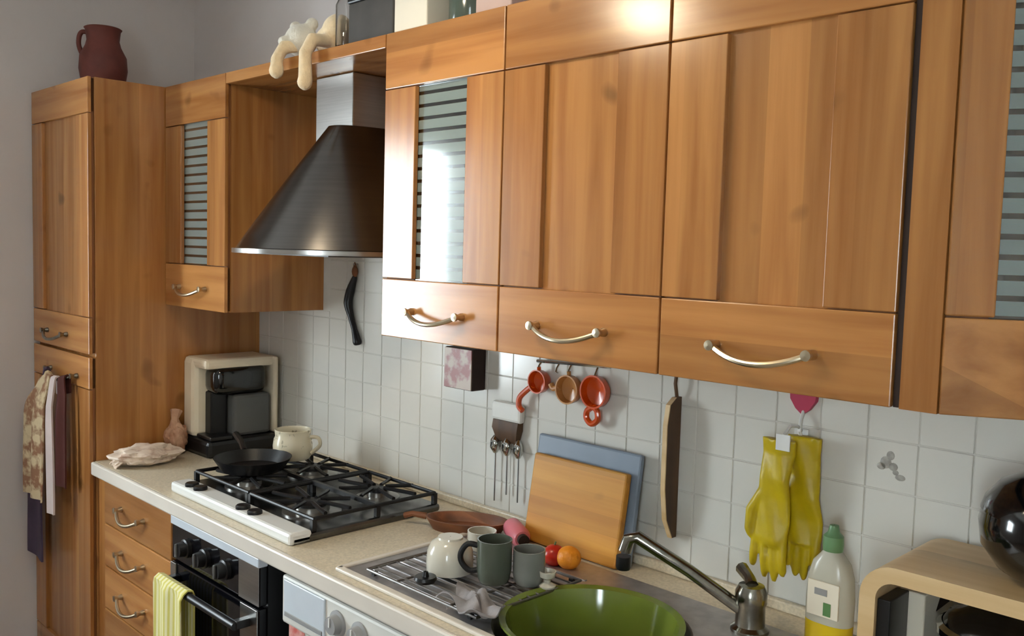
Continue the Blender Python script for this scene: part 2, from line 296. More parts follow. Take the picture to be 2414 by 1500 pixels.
# ------------------------------------------------------------------ wall cabinets
ZT, ZB, ZU, ZD, YW = 2.111, 1.397, 1.980, 1.536, -.3545
XA, XB, XC, XD, XE = .41, 1.19, 1.595, 2.008, 2.430
def handle(x0, x1, z, y, parent, sag=.022, outw=.030, r=.0052, m='nickel'):
    mb = MB(); mb.tube(arc((x0, y-.016, z), (x1, y-.016, z), (0, -outw+.012, -sag)), r, 10)
    for x in (x0, x1):
        mb.lathe([(.0001, 0), (.0085, 0), (.0085, .006), (.0062, .012), (.0062, .017), (.0088, .021), (.0088, .026), (.0001, .027)], (x, y+.001, z), 14, ax=(0, -1, 0))
    return part('handle', mb, m, parent, 'bowed metal handle')
def door(parent, x0, x1, z0, z1, y, zu, zd, sw, glass=False, hz=None, hx=None, tr=None, hm='nickel'):
    th = .02; g = .002; X0, X1 = x0+g, x1-g
    ring = MB()
    for a in ((X0+.004, z0+.004, X0+sw-.004, z1-.004), (X1-sw+.004, z0+.004, X1-.004, z1-.004), (X0+.004, z0+.004, X1-.004, zd-.004), (X0+.004, zu+.004, X1-.004, z1-.004)):
        ring.box(a[0], y+th*.55, a[1], a[2], y+th, a[3])
    d = part('door', ring, 'wooddk', parent)
    part('top_rail', MB().box(X0, y, zu+.0012, X1, y+th*.6, z1, .002), 'woodx', d)
    part('bottom_rail', MB().box(X0, y, z0, X1, y+th*.6, zd-.0012, .002), 'woodx', d)
    part('stile', MB().box(X0, y, zd+.0012, X0+sw, y+th*.6, zu-.0012, .0015), 'woodz', d)
    part('stile', MB().box(X1-sw, y, zd+.0012, X1, y+th*.6, zu-.0012, .0015), 'woodz', d)
    if glass: part('pane', MB().box(X0+sw-.006, y+.013, zd-.003, X1-sw+.006, y+.017, zu+.003), 'ribglass', d, 'pane with satin horizontal bands')
    else: part('panel', MB().box(X0+sw-.004, y+.011, zd-.003, X1-sw+.004, y+.018, zu+.003), 'woodz', d)
    if hz:
        c = (x0+x1)/2 if hx is None else hx; handle(c-.087, c+.087, hz, y, d, m=hm)
    return d
def carcass(x0, x1, parent, hollow=False, yf=YW+.021, z0=ZB, z1=ZT):
    if not hollow:
        part('body', MB().box(x0, yf, z0, x1, 0, z1, .001), 'woodz', parent); return
    t = .018
    part('body', MB().box(x0, yf, z0, x0+t, 0, z1).box(x1-t, yf, z0, x1, 0, z1).box(x0+t, yf, z0, x1-t, 0, z0+t).box(x0+t, yf, z1-t, x1-t, 0, z1).box(x0+t, -.012, z0+t, x1-t, 0, z1-t), 'woodz', parent)
    part('shelf', MB().box(x0+t, yf+.03, 1.75, x1-t, -.012, 1.766), 'wooddk', parent)
def wallcab(x0, x1, label, glass, hx=None):
    c = thing('wall_cabinet', label, 'cabinet', ((x0+x1)/2, YW/2, ZB), 'wooden wall cabinets')
    carcass(x0, x1, c, glass); door(c, x0, x1, ZB, ZT, YW, ZU, ZD, .113 if x1-x0 > .3 else .1, glass, 1.462, hx); return c
wallcab(.002, XA, 'narrow glass-fronted wooden wall cabinet between tall cabinet and steel hood', True, .2)
wallcab(XB, XC, 'glass-fronted wooden wall cabinet on the right of the steel hood', True, 1.396)
wallcab(XC, XD, 'solid wooden wall cabinet above the leaning cutting boards', False, 1.796)
wallcab(XD, XE-.003, 'solid wooden wall cabinet above the yellow gloves', False, 2.214)
# angled end cabinet
ec = thing('wall_cabinet', 'angled wooden end cabinet with glass door above the black bowl', 'cabinet', (2.62, -.2, ZB), 'wooden wall cabinets')
TH = math.radians(29); cE, sE = math.cos(TH), math.sin(TH); PX, PY = 2.492, YW; LE = .36; t = .018
EX, EY = PX+LE*cE, PY+LE*sE
part('body', MB().box(2.446, YW+.03, ZB, 2.464, 0, ZT).box(EX-.02, EY+.012, ZB, EX, 0, ZT).box(2.464, -.012, ZB, EX-.02, 0, ZT)
     .prism([(2.446, -.001), (2.446, YW+.03), (PX, PY+.03), (EX-.001, EY+.03), (EX-.001, -.001)], ZB, ZB+t).prism([(2.446, -.001), (2.446, YW+.03), (PX, PY+.03), (EX-.001, EY+.03), (EX-.001, -.001)], ZT-t, ZT), 'woodz', ec)
part('shelf', MB().prism([(2.47, -.014), (2.47, YW+.06), (PX, PY+.06), (EX-.03, EY+.05), (EX-.03, -.014)], 1.75, 1.766), 'wooddk', ec)
part('gap_shade_strip', MB().box(2.4278, YW+.004, ZB+.001, 2.4376, -.01, ZT-.001), 'gap', ec)  # dark strip stands in for the shade inside the open gap
part('corner_post', MB().box(2.438, YW, ZB, PX-.001, YW+.028, ZT, 0), 'woodz', ec)
dd = MB()
def eb(mb, u0, u1, w0, w1, z0, z1, bev=0): mb.box(PX+u0, PY+w0, z0, PX+u1, PY+w1, z1, bev, RZ(TH), (PX, PY, 0)); return mb
eb(dd, .004, .06, .012, .02, ZB+.004, ZT-.004); eb(dd, LE-.06, LE-.004, .012, .02, ZB+.004, ZT-.004); eb(dd, .06, LE-.06, .012, .02, ZB+.004, ZD-.004); eb(dd, .06, LE-.06, .012, .02, ZU+.004, ZT-.004)
dE = part('door', dd, 'wooddk', ec)
part('bottom_rail', eb(MB(), .002, LE-.002, 0, .012, ZB, ZD-.0012, .002), 'woodx', dE); part('top_rail', eb(MB(), .002, LE-.002, 0, .012, ZU+.0012, ZT, .002), 'woodx', dE)
part('stile', eb(MB(), .002, .066, 0, .012, ZD+.0012, ZU-.0012, .0025), 'woodz', dE); part('stile', eb(MB(), LE-.066, LE-.002, 0, .012, ZD+.0012, ZU-.0012, .0025), 'woodz', dE)
part('pane', eb(MB(), .06, LE-.06, .013, .017, ZD-.003, ZU+.003), 'ribglass', dE, 'pane with satin horizontal bands')
solo('hood_shelf', MB().box(XA+.001, YW, ZT-.032, XB-.001, -.001, ZT, .002), 'woodx', 'wooden shelf board bridging the cabinets over the steel hood', 'shelf', (.8, YW/2, ZT-.032))
# crockery behind the striped panes
def plates(x, y, z, n, r, label):
    mb = MB()
    for k in range(n): mb.lathe([(.001, k*.012), (r*.6, k*.012), (r, k*.012+.014), (r, k*.012+.018), (r*.58, k*.012+.004), (.001, k*.012+.004)], (x, y, z), 24)
    solo('plate_stack', mb, 'whiteceram', label, 'plates', (x, y, z))
plates(1.40, -.16, ZB+.018, 6, .10, 'white plates stacked behind the glass right of the hood')
def jar(x, y, z, r, h, m, label, lid='green'):
    t_ = thing('storage_jar', label, 'jar', (x, y, z)); part('glass', MB().lathe([(.001, 0), (r, 0), (r, h*.8), (r*.7, h*.92), (r*.7, h)], (x, y, z), 20), m, t_)
    part('lid', MB().lathe([(.001, h+.02), (r*.75, h+.02), (r*.75, h-.01), (.001, h-.01)], (x, y, z), 20), lid, t_)
jar(1.45, -.2, 1.766, .05, .13, 'greenglass', 'green storage jar behind the glass right of the hood'); jar(.2, -.18, 1.766, .05, .12, 'cream', 'cream storage jar behind the narrow glass door', 'brownw')
jar(2.68, -.1, 1.766, .045, .12, 'greenglass', 'storage jar behind the glass of the end cabinet', 'black')
# ------------------------------------------------------------------ tall cabinet
tc_ = thing('tall_cabinet', 'tall wooden larder cabinet with two doors against the left wall', 'cabinet', (-.26, -.29, 0))
part('body', MB().box(-.52, -.579, .1, -.001, -.001, ZT, .0015), 'woodz', tc_); part('plinth', MB().box(-.52, -.53, 0, -.001, -.02, .1), 'gap', tc_)
d1 = door(tc_, -.52, 0, 1.243, ZT, -.6, 2.0, 1.36, .1); handle(-.37, -.19, 1.292, -.6, d1, m='oldchrome')
d2 = door(tc_, -.52, 0, .105, 1.233, -.6, 1.13, .22, .1); handle(-.34, -.10, 1.165, -.6, d2, m='oldchrome')
# things hanging from its lower handle
def hang(prof, zb, off, amp, k, th, back=.05):
    """cloth hung over the bowed handle; prof = (height fraction, x0, x1) from bottom to top"""
    def bar(x):
        t = min(1, max(0, (x+.34)/.24)); b = 4*t*(1-t); return -.616-.018*b, 1.165-.022*b
    R = .0052+th/2+.0015
    def fn(u, v):
        w = min(v/.86, 1); a = [p for p in prof if p[0] <= w][-1]; b = [p for p in prof if p[0] >= w][0]
        f_ = 0 if b[0] == a[0] else (w-a[0])/(b[0]-a[0]); f_ = f_*f_*(3-2*f_)
        x = a[1]+(b[1]-a[1])*f_+u*((a[2]-a[1])+((b[2]-b[1])-(a[2]-a[1]))*f_)
        xt = prof[-1][1]+u*(prof[-1][2]-prof[-1][1]); by, bz = bar(xt)
        if v <= .86:
            d = (1-w); return (x, by-R-off*min(1, d*5)-amp*(1+math.sin(k*u+2*d))*min(1, d*3), zb+(bz-zb)*w)
        q_ = (v-.86)/.14
        if q_ < .5: an = math.pi*q_*2; return (xt, by-R*math.cos(an), bz+R*math.sin(an))
        return (xt, by+R, bz-(q_-.5)*2*back)
    return fn
solo('hanging_towel', MB().cloth(hang([(0, -.41, -.225), (.7, -.40, -.225), (.94, -.33, -.225), (1, -.295, -.23)], .73, .020, .008, 11, .005), 20, 48, .005), 'floral', 'floral kitchen towel hanging from the tall cabinet door handle', 'towel', (-.39, -.645, .73))
solo('hanging_strap', MB().cloth(hang([(0, -.205, -.16), (1, -.215, -.18)], .70, .012, .003, 4, .006), 6, 48, .006), 'clothw', 'narrow pale cloth strap hanging beside the floral towel', 'cloth', (-.25, -.65, .70))
solo('hanging_apron', MB().cloth(hang([(0, -.15, -.09), (.8, -.15, -.105), (1, -.16, -.125)], .80, .003, .005, 5, .005), 6, 48, .005), 'clothr', 'dark red cloth hanging right of the pale strap', 'cloth', (-.20, -.63, .80))
solo('hanging_bag', MB().cloth(hang([(0, -.47, -.31), (.36, -.46, -.32), (.5, -.36, -.33), (1, -.325, -.308)], .50, .003, .004, 6, .006), 14, 56, .006), 'purple', 'dark purple cloth bag hanging below the floral towel', 'bag', (-.43, -.672, .5))
# jug on the tall cabinet
J = (-.345, -.42, ZT); jg = thing('jug', 'brown terracotta jug with a handle on top of the tall cabinet', 'jug', J)
part('body', MB().lathe([(.001, 0), (.05, 0), (.07, .03), (.079, .085), (.076, .13), (.058, .165), (.053, .185), (.057, .218), (.062, .225), (.057, .228), (.05, .218), (.047, .19), (.047, .17), (.001, .17)], J, 32), 'terracotta', jg)
hd = Vector((-.70, -.70, 0)).normalized(); jc = Vector(J)
part('handle', MB().tube(*sm([jc+hd*.052+Vector((0, 0, .212)), jc+hd*.072+Vector((0, 0, .214)), jc+hd*.083+Vector((0, 0, .198)), jc+hd*.084+Vector((0, 0, .165)), jc+hd*.068+Vector((0, 0, .13))], [.008, .008, .008, .008, .01]), 12), 'terracotta', jg)
# ------------------------------------------------------------------ hood
hx, z0 = .80, 1.588
ho = thing('range_hood', 'stainless steel chimney hood with conical canopy over the gas hob', 'hood', (hx, -.2, z0))
def dring(a, b, z, n=40, cx=hx, e=2.2):
    r = []
    for i in range(n+1):
        t_ = math.pi*i/n; c, s = math.cos(t_), math.sin(t_)
        r.append((cx-a*math.copysign(abs(c)**(2/e), c), -.009-(b-.009)*abs(s)**(2/e), z))
    return r
rings = [dring(.305, .50, z0), dring(.305, .50, z0+.008)]
for k in range(11):
    q = k/10; rings.append(dring(.30-.228*q, .495-.222*q, z0+.01+.335*q, cx=hx+.048*q, e=2.2+.6*q))
part('canopy', MB().loft(rings), 'steelh', ho)
part('rim', MB().loft([dring(.309, .505, z0-.004), dring(.309, .505, z0+.008)]), 'steel', ho, 'bright rim')
part('duct', MB().box(hx-.09, -.235, z0+.2, hx+.09, -.009, ZT-.033, .003), 'steel', ho)
part('filter', MB().box(hx-.2, -.38, z0-.008, hx+.2, -.06, z0-.004), 'grey', ho)
# ------------------------------------------------------------------ worktop and base units
BC = (1.898, -.38, .2)
wt = thing('worktop', 'long beige laminate worktop with a pale front edge', 'worktop', (1.6, -.3, .86))
part('slab', MB().plate((.002, -.585, 3.2, -.004), (BC[0], BC[1], .192), .86, .9), 'counter', wt)
part('front_edge', MB().box(.002, -.5985, .858, 3.2, -.5845, .9, .005), 'edge', wt)
struct('trim_1', MB().box(.002, -.024, .9002, 3.2, -.0078, .922, .004), 'counter')
du = thing('drawer_unit', 'wooden drawer unit with bowed handles beside the tall cabinet', 'drawers', (.29, -.3, 0))
part('body', MB().box(.012, -.565, .1, .556, -.01, .858), 'woodz', du); part('plinth', MB().box(.012, -.52, 0, .556, -.05, .1), 'gap', du); part('filler', MB().box(.003, -.575, .1, .075, -.566, .857), 'woodz', du)
for k in range(5):
    zt = .853-.1365*k; dr = part('drawer', MB().box(.08, -.586, zt-.133, .554, -.566, zt, .003), 'woodx', du); handle(.215, .375, zt-.062, -.586, dr, .024)
# oven
ov = thing('oven', 'built-in oven with black knobs and steel trim below the gas hob', 'oven', (.80, -.3, 0))
part('body', MB().box(.564, -.565, .1, 1.04, -.03, .855), 'black', ov); part('control_panel', MB().box(.566, -.588, .735, 1.038, -.566, .835, .003), 'glassblk', ov)
part('trim', MB().box(.563, -.592, .832, 1.04, -.566, .857, .003), 'screen', ov, 'steel trim strip')
part('side_trim', MB().box(.94, -.5895, .736, 1.037, -.5885, .834), 'steel', ov)
for x in (.66, .765, .875):
    kb = part('knob', MB().lathe([(.001, 0), (.026, 0), (.026, .01), (.021, .012), (.019, .03), (.001, .031)], (x, -.588, .785), 22, ax=(0, -1, 0)), 'black', ov); part('pointer', MB().box(x-.003, -.624, .768, x+.003, -.6185, .803, .001), 'grey', kb)
dr = part('door', MB().box(.566, -.59, .14, 1.038, -.566, .728, .004), 'glassblk', ov)
part('door_stile', MB().box(.955, -.594, .14, 1.036, -.5895, .727, .001), 'steel', dr); part('door_stile', MB().box(.568, -.594, .14, .60, -.5895, .727, .001), 'steel', dr)
hb = MB().tube([(.60, -.632, .69), (1.005, -.632, .69)], .011, 12)
for x in (.61, .995): hb.box(x-.012, -.632, .68, x+.012, -.589, .70, .003)
part('handle', hb, 'black', dr, 'black bar handle')
def twl(u, v):
    x = .585+.175*u; L = .02+.46*abs(v-.42)
    a = (v-.42)
    if abs(a) < .03: th_ = a/.03*math.pi/2; return (x, -.632+.0165*math.sin(th_), .69+.0165*math.cos(th_))
    s_ = 1 if a > 0 else -1
    return (x+.004*math.sin(9*v), -.632+s_*.0165+(.006*math.sin(u*11) if s_ < 0 else .0)-(.006 if s_ < 0 else 0)*abs(a), .69-(abs(a)-.03)*.9)
solo('kitchen_towel', MB().cloth(twl, 16, 60, .004), 'towel', 'pale yellow striped towel hung over the oven handle', 'towel', (.67, -.632, .3))
# washing machine
wm = thing('washing_machine', 'white washing machine with round dials under the worktop', 'washing machine', (1.44, -.3, 0))
part('body', MB().box(1.142, -.572, 0, 1.688, -.03, .845, .006), 'white', wm); part('control_panel', MB().box(1.144, -.59, .735, 1.686, -.571, .848, .006), 'whitep', wm)
dw = part('detergent_drawer', MB().box(1.158, -.5945, .755, 1.325, -.5895, .842, .004), 'screen', wm, 'pale detergent drawer front'); part('grip', MB().box(1.165, -.5965, .758, 1.318, -.5935, .768, .001), 'greylab', dw)
for x in (1.372, 1.452):
    kb = part('dial', MB().lathe([(.001, 0), (.029, 0), (.029, .004), (.022, .006), (.019, .022), (.001, .023)], (x, -.5895, .802), 24, ax=(0, -1, 0)), 'greylab', wm, 'grey dial'); part('pointer', MB().box(x-.002, -.6145, .80, x+.002, -.612, .82), 'white', kb)
part('sticker', MB().box(1.15, -.5745, .655, 1.215, -.5715, .728, .001), 'redst', wm, 'red and white sticker'); part('porthole', MB().lathe([(.001, .02), (.14, .02), (.16, .012), (.17, 0), (.001, 0)], (1.415, -.572, .42), 36, ax=(0, -1, 0)), 'glassblk', wm)
bc = thing('base_cabinet', 'wooden base cabinet under the sink', 'cabinet', (2.46, -.3, 0))
part('body', MB().box(1.694, -.565, .1, 1.704, -.01, .858).box(3.18, -.565, .1, 3.198, -.01, .858).box(1.704, -.565, .1, 3.18, -.01, .118).box(1.704, -.03, .118, 3.18, -.01, .858), 'woodz', bc); part('plinth', MB().box(1.694, -.52, 0, 3.198, -.05, .1), 'gap', bc)
for k in range(3): door(bc, 1.695+k*.501, 1.695+(k+1)*.501, .105, .854, -.586, .73, .2, .1, hz=.79)
# ------------------------------------------------------------------ hob
HX0, HX1, HY0, HY1, HZ = .49, 1.125, -.555, -.095, .9
hb_ = thing('gas_hob', 'four-burner gas hob with black grates and white control strip', 'hob', (.8, -.32, HZ))
part('tray', MB().box(HX0, HY0, HZ, HX1, HY1, HZ+.022, .008), 'hobsteel', hb_)
cs = part('control_strip', MB().box(HX0, HY0-.004, HZ, HX1, HY0+.058, HZ+.03, .008), 'white', hb_, 'white control strip')
for x in (.575, .625, .86, .92):
    part('knob', MB().lathe([(.001, 0), (.019, 0), (.019, .007), (.016, .010), (.001, .011)], (x, HY0+.02, HZ+.0295), 20), 'black', cs)
for i, (x, y, r) in enumerate(((.645, -.40, .036), (.97, -.40, .046), (.645, -.19, .046), (.97, -.19, .03))):
    bu = part('burner', MB().lathe([(.001, .022), (r+.03, .022), (r+.03, .026), (r, .028), (r, .04), (.001, .04)], (x, y, HZ), 28), 'steel', hb_); part('burner_cap', MB().lathe([(.001, .04), (r*.85, .04), (r*.85, .047), (r*.7, .05), (.001, .05)], (x, y, HZ), 28), 'iron', bu)
for gx0, gx1 in ((.505, .80), (.815, 1.112)):
    gz = HZ+.05; b_ = .0055; g_ = MB(); y0, y1 = HY0+.068, HY1-.012
    gr = part('grate', g_.tube([(gx0, y0, gz), (gx1, y0, gz), (gx1, y1, gz), (gx0, y1, gz), (gx0, y0+.001, gz)], b_, 8), 'iron', hb_)
    cx = (gx0+gx1)/2
    part('bar', MB().box(gx0, (y0+y1)/2-b_, gz-b_, gx1, (y0+y1)/2+b_, gz+b_), 'iron', gr)
    for by in (-.40, -.19):
        for a in range(8):
            an = math.pi/8+a*math.pi/4; dx, dy = math.cos(an), math.sin(an)
            part('finger', MB().tube([(cx+.025*dx, by+.025*dy, gz), (cx+.105*dx, by+.08*dy, gz), (cx+.135*dx, by+.095*dy, gz)], b_, 6), 'iron', gr)
    for x in (gx0, gx1):
        for y in (y0, y1, (y0+y1)/2): part('foot', MB().box(x-.006, y-.006, HZ+.02, x+.006, y+.006, gz), 'iron', gr)
GZ = HZ+.056
# black pan and printed pot on the grates
p = (.595, -.36, GZ)
pn = thing('frying_pan', 'black frying pan on the left burners of the gas hob', 'pan', p)
part('pan_body', MB().lathe([(.001, 0), (.085, 0), (.108, .035), (.111, .035), (.088, -.0), (.086, .004), (.001, .004)], p, 32), 'iron', pn)
part('handle', MB().tube([(p[0]-.105, p[1]+.03, p[2]+.03), (p[0]-.16, p[1]+.05, p[2]+.045), (p[0]-.24, p[1]+.075, p[2]+.052)], [.009, .01, .011], 8), 'black', pn)
p = un(690, 1080, 'z', GZ); p = (p.x, p.y, GZ)
pt = thing('enamel_pot', 'small cream printed pot with handle on the rear left burner', 'pot', p)
part('pot_body', MB().lathe([(.001, 0), (.05, 0), (.058, .012), (.06, .04), (.057, .062), (.053, .07), (.055, .088), (.053, .09), (.049, .07), (.052, .05), (.052, .012), (.001, .01)], p, 30), 'potenamel', pt)
part('pot_inside', MB().lathe([(.001, .068), (.0485, .068), (.0485, .06), (.001, .06)], p, 30), 'black', pt)
part('handle', MB().tube(*sm([(p[0]+.05, p[1]+.03, p[2]+.07), (p[0]+.07, p[1]+.045, p[2]+.068), (p[0]+.074, p[1]+.048, p[2]+.045), (p[0]+.052, p[1]+.033, p[2]+.02)], .006), 10), 'potenamel', pt)
# ------------------------------------------------------------------ coffee machine and bags
cm = thing('coffee_machine', 'cream coffee machine with black brew head in the worktop corner', 'coffee machine', (.085, -.16, .9))
part('housing', MB().box(.012, -.30, .955, .095, -.035, 1.222, .018), 'cream', cm); part('base', MB().box(.012, -.30, .9, .20, -.035, .957, .014), 'black', cm)
part('top_plate', MB().box(.014, -.295, 1.19, .17, -.034, 1.224, .012), 'cream', cm)
part('brew_head', MB().box(.08, -.262, 1.10, .176, -.066, 1.198, .03, seg=4), 'blackg', cm, 'black rounded brew head'); part('water_tank', MB().box(.085, -.195, .957, .172, -.055, 1.098, .012), 'grey', cm, 'grey water tank')
part('brew_column', MB().box(.09, -.258, .957, .135, -.198, 1.11, .006), 'black', cm); part('back_panel', MB().box(.09, -.05, .957, .182, -.032, 1.222, .008), 'cream', cm)
part('drip_tray', MB().box(.096, -.29, .957, .196, -.21, .97, .004), 'black', cm)
def bag(c, r, m, label, nz, sd):
    mb = MB().ball((c[0], c[1], c[2]+r[2]*.98), r, 4, nz, 7, sd)
    for v in mb.bm.verts: v.co.z = max(v.co.z, c[2])
    return mb
c = (.125, -.475, .9); t_ = thing('food_bag', 'floral printed food bag lying flat at the left end of the worktop', 'bag', c)
part('bag_body', bag(c, (.075, .105, .03), 'bag', '', .28, 2), 'bag', t_); part('bag_end', MB().cloth(lambda u, v: (c[0]-.03+.07*u, c[1]-.07-.03*v, .9065+.02*(1-v)+.008*math.sin(8*u)), 8, 5, .003), 'bag', t_)
c = (.055, -.343, .9); t_ = thing('paper_bag', 'crumpled pinkish bag standing beside the coffee machine', 'bag', c)
part('bag_body', bag(c, (.04, .036, .055), 'bagp', '', .25, 5), 'bagp', t_); part('twisted_top', MB().tube([(c[0], c[1], .99), (c[0]+.004, c[1]-.004, 1.02), (c[0]-.006, c[1]+.006, 1.045)], [.022, .012, .02], 9), 'bagp', t_)
# ------------------------------------------------------------------ sink, bowl, faucet, rack
SX0, SX1, SY0, SY1 = 1.325, 2.21, -.562, -.115
sk = thing('kitchen_sink', 'stainless steel inset sink with round basin and draining board', 'sink', (1.77, -.34, .9))
part('rim_plate', MB().plate((SX0, SY0, SX1, SY1), (BC[0], BC[1], .19), .9, .905), 'sinksteel', sk)
part('basin', MB().lathe([(.194, .006), (.19, .006), (.186, 0), (.182, -.12), (.165, -.148), (.001, -.15), (.001, -.153), (.168, -.152), (.186, -.122), (.19, -.003)], (BC[0], BC[1], .9), 48), 'sinksteel', sk)
part('raised_lip', MB().box(SX0, SY0-.006, .9, SX1, SY0+.012, .909, .003).box(SX0-.004, SY0, .9, SX0+.012, SY1, .909, .003), 'edge', sk)
for k in range(9): part('drain_ridge', MB().box(1.37, SY0+.05+k*.038, .904, 1.735, SY0+.058+k*.038, .9075, .001), 'sinksteel', sk)
bo = (BC[0], BC[1], .7525)
solo('washing_bowl', MB().lathe([(.001, 0), (.11, 0), (.135, .02), (.166, .155), (.176, .165), (.176, .169), (.163, .165), (.130, .026), (.105, .006), (.001, .006)], bo, 48), 'green', 'round olive green washing-up bowl in the sink', 'bowl', bo)
FX, FY = 2.108, -.165
fa = thing('faucet', 'chrome mixer tap with swivel spout beside the green bowl', 'faucet', (FX, FY, .905))
part('column', MB().lathe([(.001, 0), (.036, 0), (.036, .006), (.028, .012), (.027, .05), (.030, .056), (.030, .076), (.024, .088), (.001, .092)], (FX, FY, .905), 26), 'oldchrome', fa)
tip = Vector((1.93, -.29, 1.068)); s0 = Vector((FX-.012, FY-.01, .945))
part('spout', MB().tube([s0, s0.lerp(tip, .5)+Vector((0, 0, .004)), tip, tip+Vector((-.014, -.008, -.006)), tip+Vector((-.02, -.012, -.03))], [.013, .0125, .0125, .013, .013], 14), 'oldchrome', fa)
part('aerator', MB().lathe([(.001, 0), (.013, 0), (.0145, .004), (.0145, .026), (.001, .026)], (tip.x-.021, tip.y-.0125, tip.z-.066), 18), 'black', fa)
part('lever', MB().tube([(FX, FY, .992), (FX-.012, FY+.012, 1.0), (FX-.045, FY+.04, 1.004)], [.013, .011, .013], 10), 'oldchrome', fa)
dr = thing('drying_rack', 'wire drying rack lying on the draining board', 'rack', (1.56, -.37, .9075))
RX0, RX1, RY0, RY1, RZ_ = 1.40, 1.745, -.535, -.235, .9165
part('frame', MB().tube([(RX0, RY0, RZ_), (RX1, RY0, RZ_), (RX1, RY1, RZ_), (RX0, RY1, RZ_), (RX0, RY0+.001, RZ_)], .0035, 8), 'rackwire', dr)
for k in range(11):
    y = RY0+.025+k*.025; part('wire', MB().tube([(RX0, y, RZ_), (RX1, y, RZ_)], .0024, 6), 'rackwire', dr)
for x in (RX0+.09, RX0+.26): part('cross_wire', MB().tube([(x, RY0, RZ_-.004), (x, RY1, RZ_-.004)], .0028, 6), 'rackwire', dr)
for x in (RX0+.02, RX1-.02):
    for y in (RY0+.004, RY1-.004): part('foot', MB().box(x-.005, y-.005, .9075, x+.005, y+.005, RZ_), 'black', dr)
RT = RZ_+.003
def cup(px, py, r, h, m, name, label, cat, hdir=None, prof=None, hm=None, z=RT, ins='black'):
    q = un(px, py, 'z', z); c = (q.x, q.y, z); t_ = thing(name, label, cat, c)
    part('cup_body', MB().lathe(prof or [(.001, 0), (r*.82, 0), (r*.92, h*.08), (r, h*.3), (r, h), (r*.92, h), (r*.9, h*.3), (.001, h*.12)], c, 30), m, t_)
    if hdir is not None:
        d = Vector(hdir).normalized(); C = Vector(c); Z = Vector((0, 0, 1))
        part('handle', MB().tube(*sm([C+d*r*.95+Z*h*.82, C+d*(r+.02)+Z*h*.84, C+d*(r+.034)+Z*h*.62, C+d*(r+.032)+Z*h*.4, C+d*(r+.016)+Z*h*.22, C+d*r*.95+Z*h*.24], .0062), 10), hm or m, t_)
    return t_
cup(1060, 1344, .05, .085, 'whiteceram', 'white_cup', 'large white cup turned upside down on the drying rack', 'cup', prof=[(.05, 0), (.051, .02), (.049, .045), (.041, .062), (.028, .07), (.027, .074), (.001, .074)])
cup(1164, 1370, .037, .09, 'mug', 'mug', 'sage green mug with black handle on the drying rack', 'mug', (-.75, -.6, 0), hm='black')
cup(1246, 1374, .034, .072, 'greyglass', 'tumbler', 'grey tumbler on the drying rack right of the green mug', 'cup')
cup(1290, 1384, .017, .03, 'whiteceram', 'egg_cup', 'tiny white egg cup at the end of the drying rack', 'cup', prof=[(.001, 0), (.017, 0), (.018, .004), (.007, .01), (.007, .016), (.016, .022), (.018, .034), (.016, .034), (.013, .024), (.001, .02)])
cup(1135, 1305, .034, .055, 'whiteceram', 'small_cup', 'small white cup behind the green mug', 'cup', z=.9)
q = un(1222, 1284, 'z', .9); q = Vector((q.x, q.y, .924)); ax = Vector((.86, -.5, 0)).normalized()
pb = thing('pink_bottle', 'small pink bottle lying on its side behind the grey tumbler', 'bottle', (q.x, q.y, .9))
part('bottle_body', MB().lathe([(.001, -.07), (.02, -.068), (.024, -.06), (.024, .02), (.018, .034), (.012, .036)], q, 22, ax=ax), 'pinkp', pb); part('cap', MB().lathe([(.0135, .033), (.0135, .05), (.001, .052)], q, 18, ax=ax), 'gap', pb)
q = un(1340, 1343, 'z', .9); solo('mandarin', MB().ball((q.x, q.y, .927), (.028, .028, .0262), 3), 'fruit', 'orange mandarin at the foot of the cutting board', 'fruit', (q.x, q.y, .9))
q = un(1306, 1335, 'z', .9); tm = thing('tomato', 'red tomato lying left of the mandarin', 'tomato', (q.x, q.y, .9)); part('flesh', MB().ball((q.x, q.y, .925), (.027, .027, .0245), 3), 'red', tm); part('stem', MB().tube([(q.x, q.y, .948), (q.x+.003, q.y, .957)], .002, 6), 'cap', tm)
q = un(1100, 1250, 'z', .9); ln = thing('wooden_tray', 'brown oval wooden tray on the worktop near the wall tiles', 'tray', (q.x, q.y, .9))
def oval(a, b, z): return [(q.x+a*math.cos(i*math.pi/16)*.8-b*math.sin(i*math.pi/16)*.5, q.y+a*math.cos(i*math.pi/16)*.5+b*math.sin(i*math.pi/16)*.8, z) for i in range(32)]
part('tray_body', MB().loft([oval(.095, .05, .9), oval(.115, .066, .93), oval(.109, .061, .93), oval(.09, .046, .908)]), 'brownw', ln)
e0 = Vector((q.x-.094, q.y-.055, .925)); part('handle', MB().tube([e0, e0+Vector((-.03, -.022, .004)), e0+Vector((-.05, -.03, -.004))], [.009, .007, .008], 8), 'brownw', ln)
q = un(1003, 1372, 'z', RT); solo('sink_strainer', MB().lathe([(.001, 0), (.02, 0), (.024, .006), (.022, .012), (.007, .012), (.005, .022), (.001, .023)], (q.x, q.y, RT), 20), 'black', 'small black sink strainer at the left of the drying rack', 'strainer', (q.x, q.y, RT))
q = un(1120, 1430, 'z', RT)
def dcl(u, v): return (q.x-.06+.13*u+.02*math.sin(5*v), q.y-.05+.085*v+.012*math.sin(6*u), RT+.014+.012*math.sin(9*u+3*v)*math.cos(7*v)+.006*noise.noise(Vector((u*6, v*6, 3))))
solo('dishcloth', MB().cloth(dcl, 20, 16, .003), 'cloth_g', 'crumpled grey dishcloth at the front of the drying rack', 'cloth', (q.x, q.y, RT))
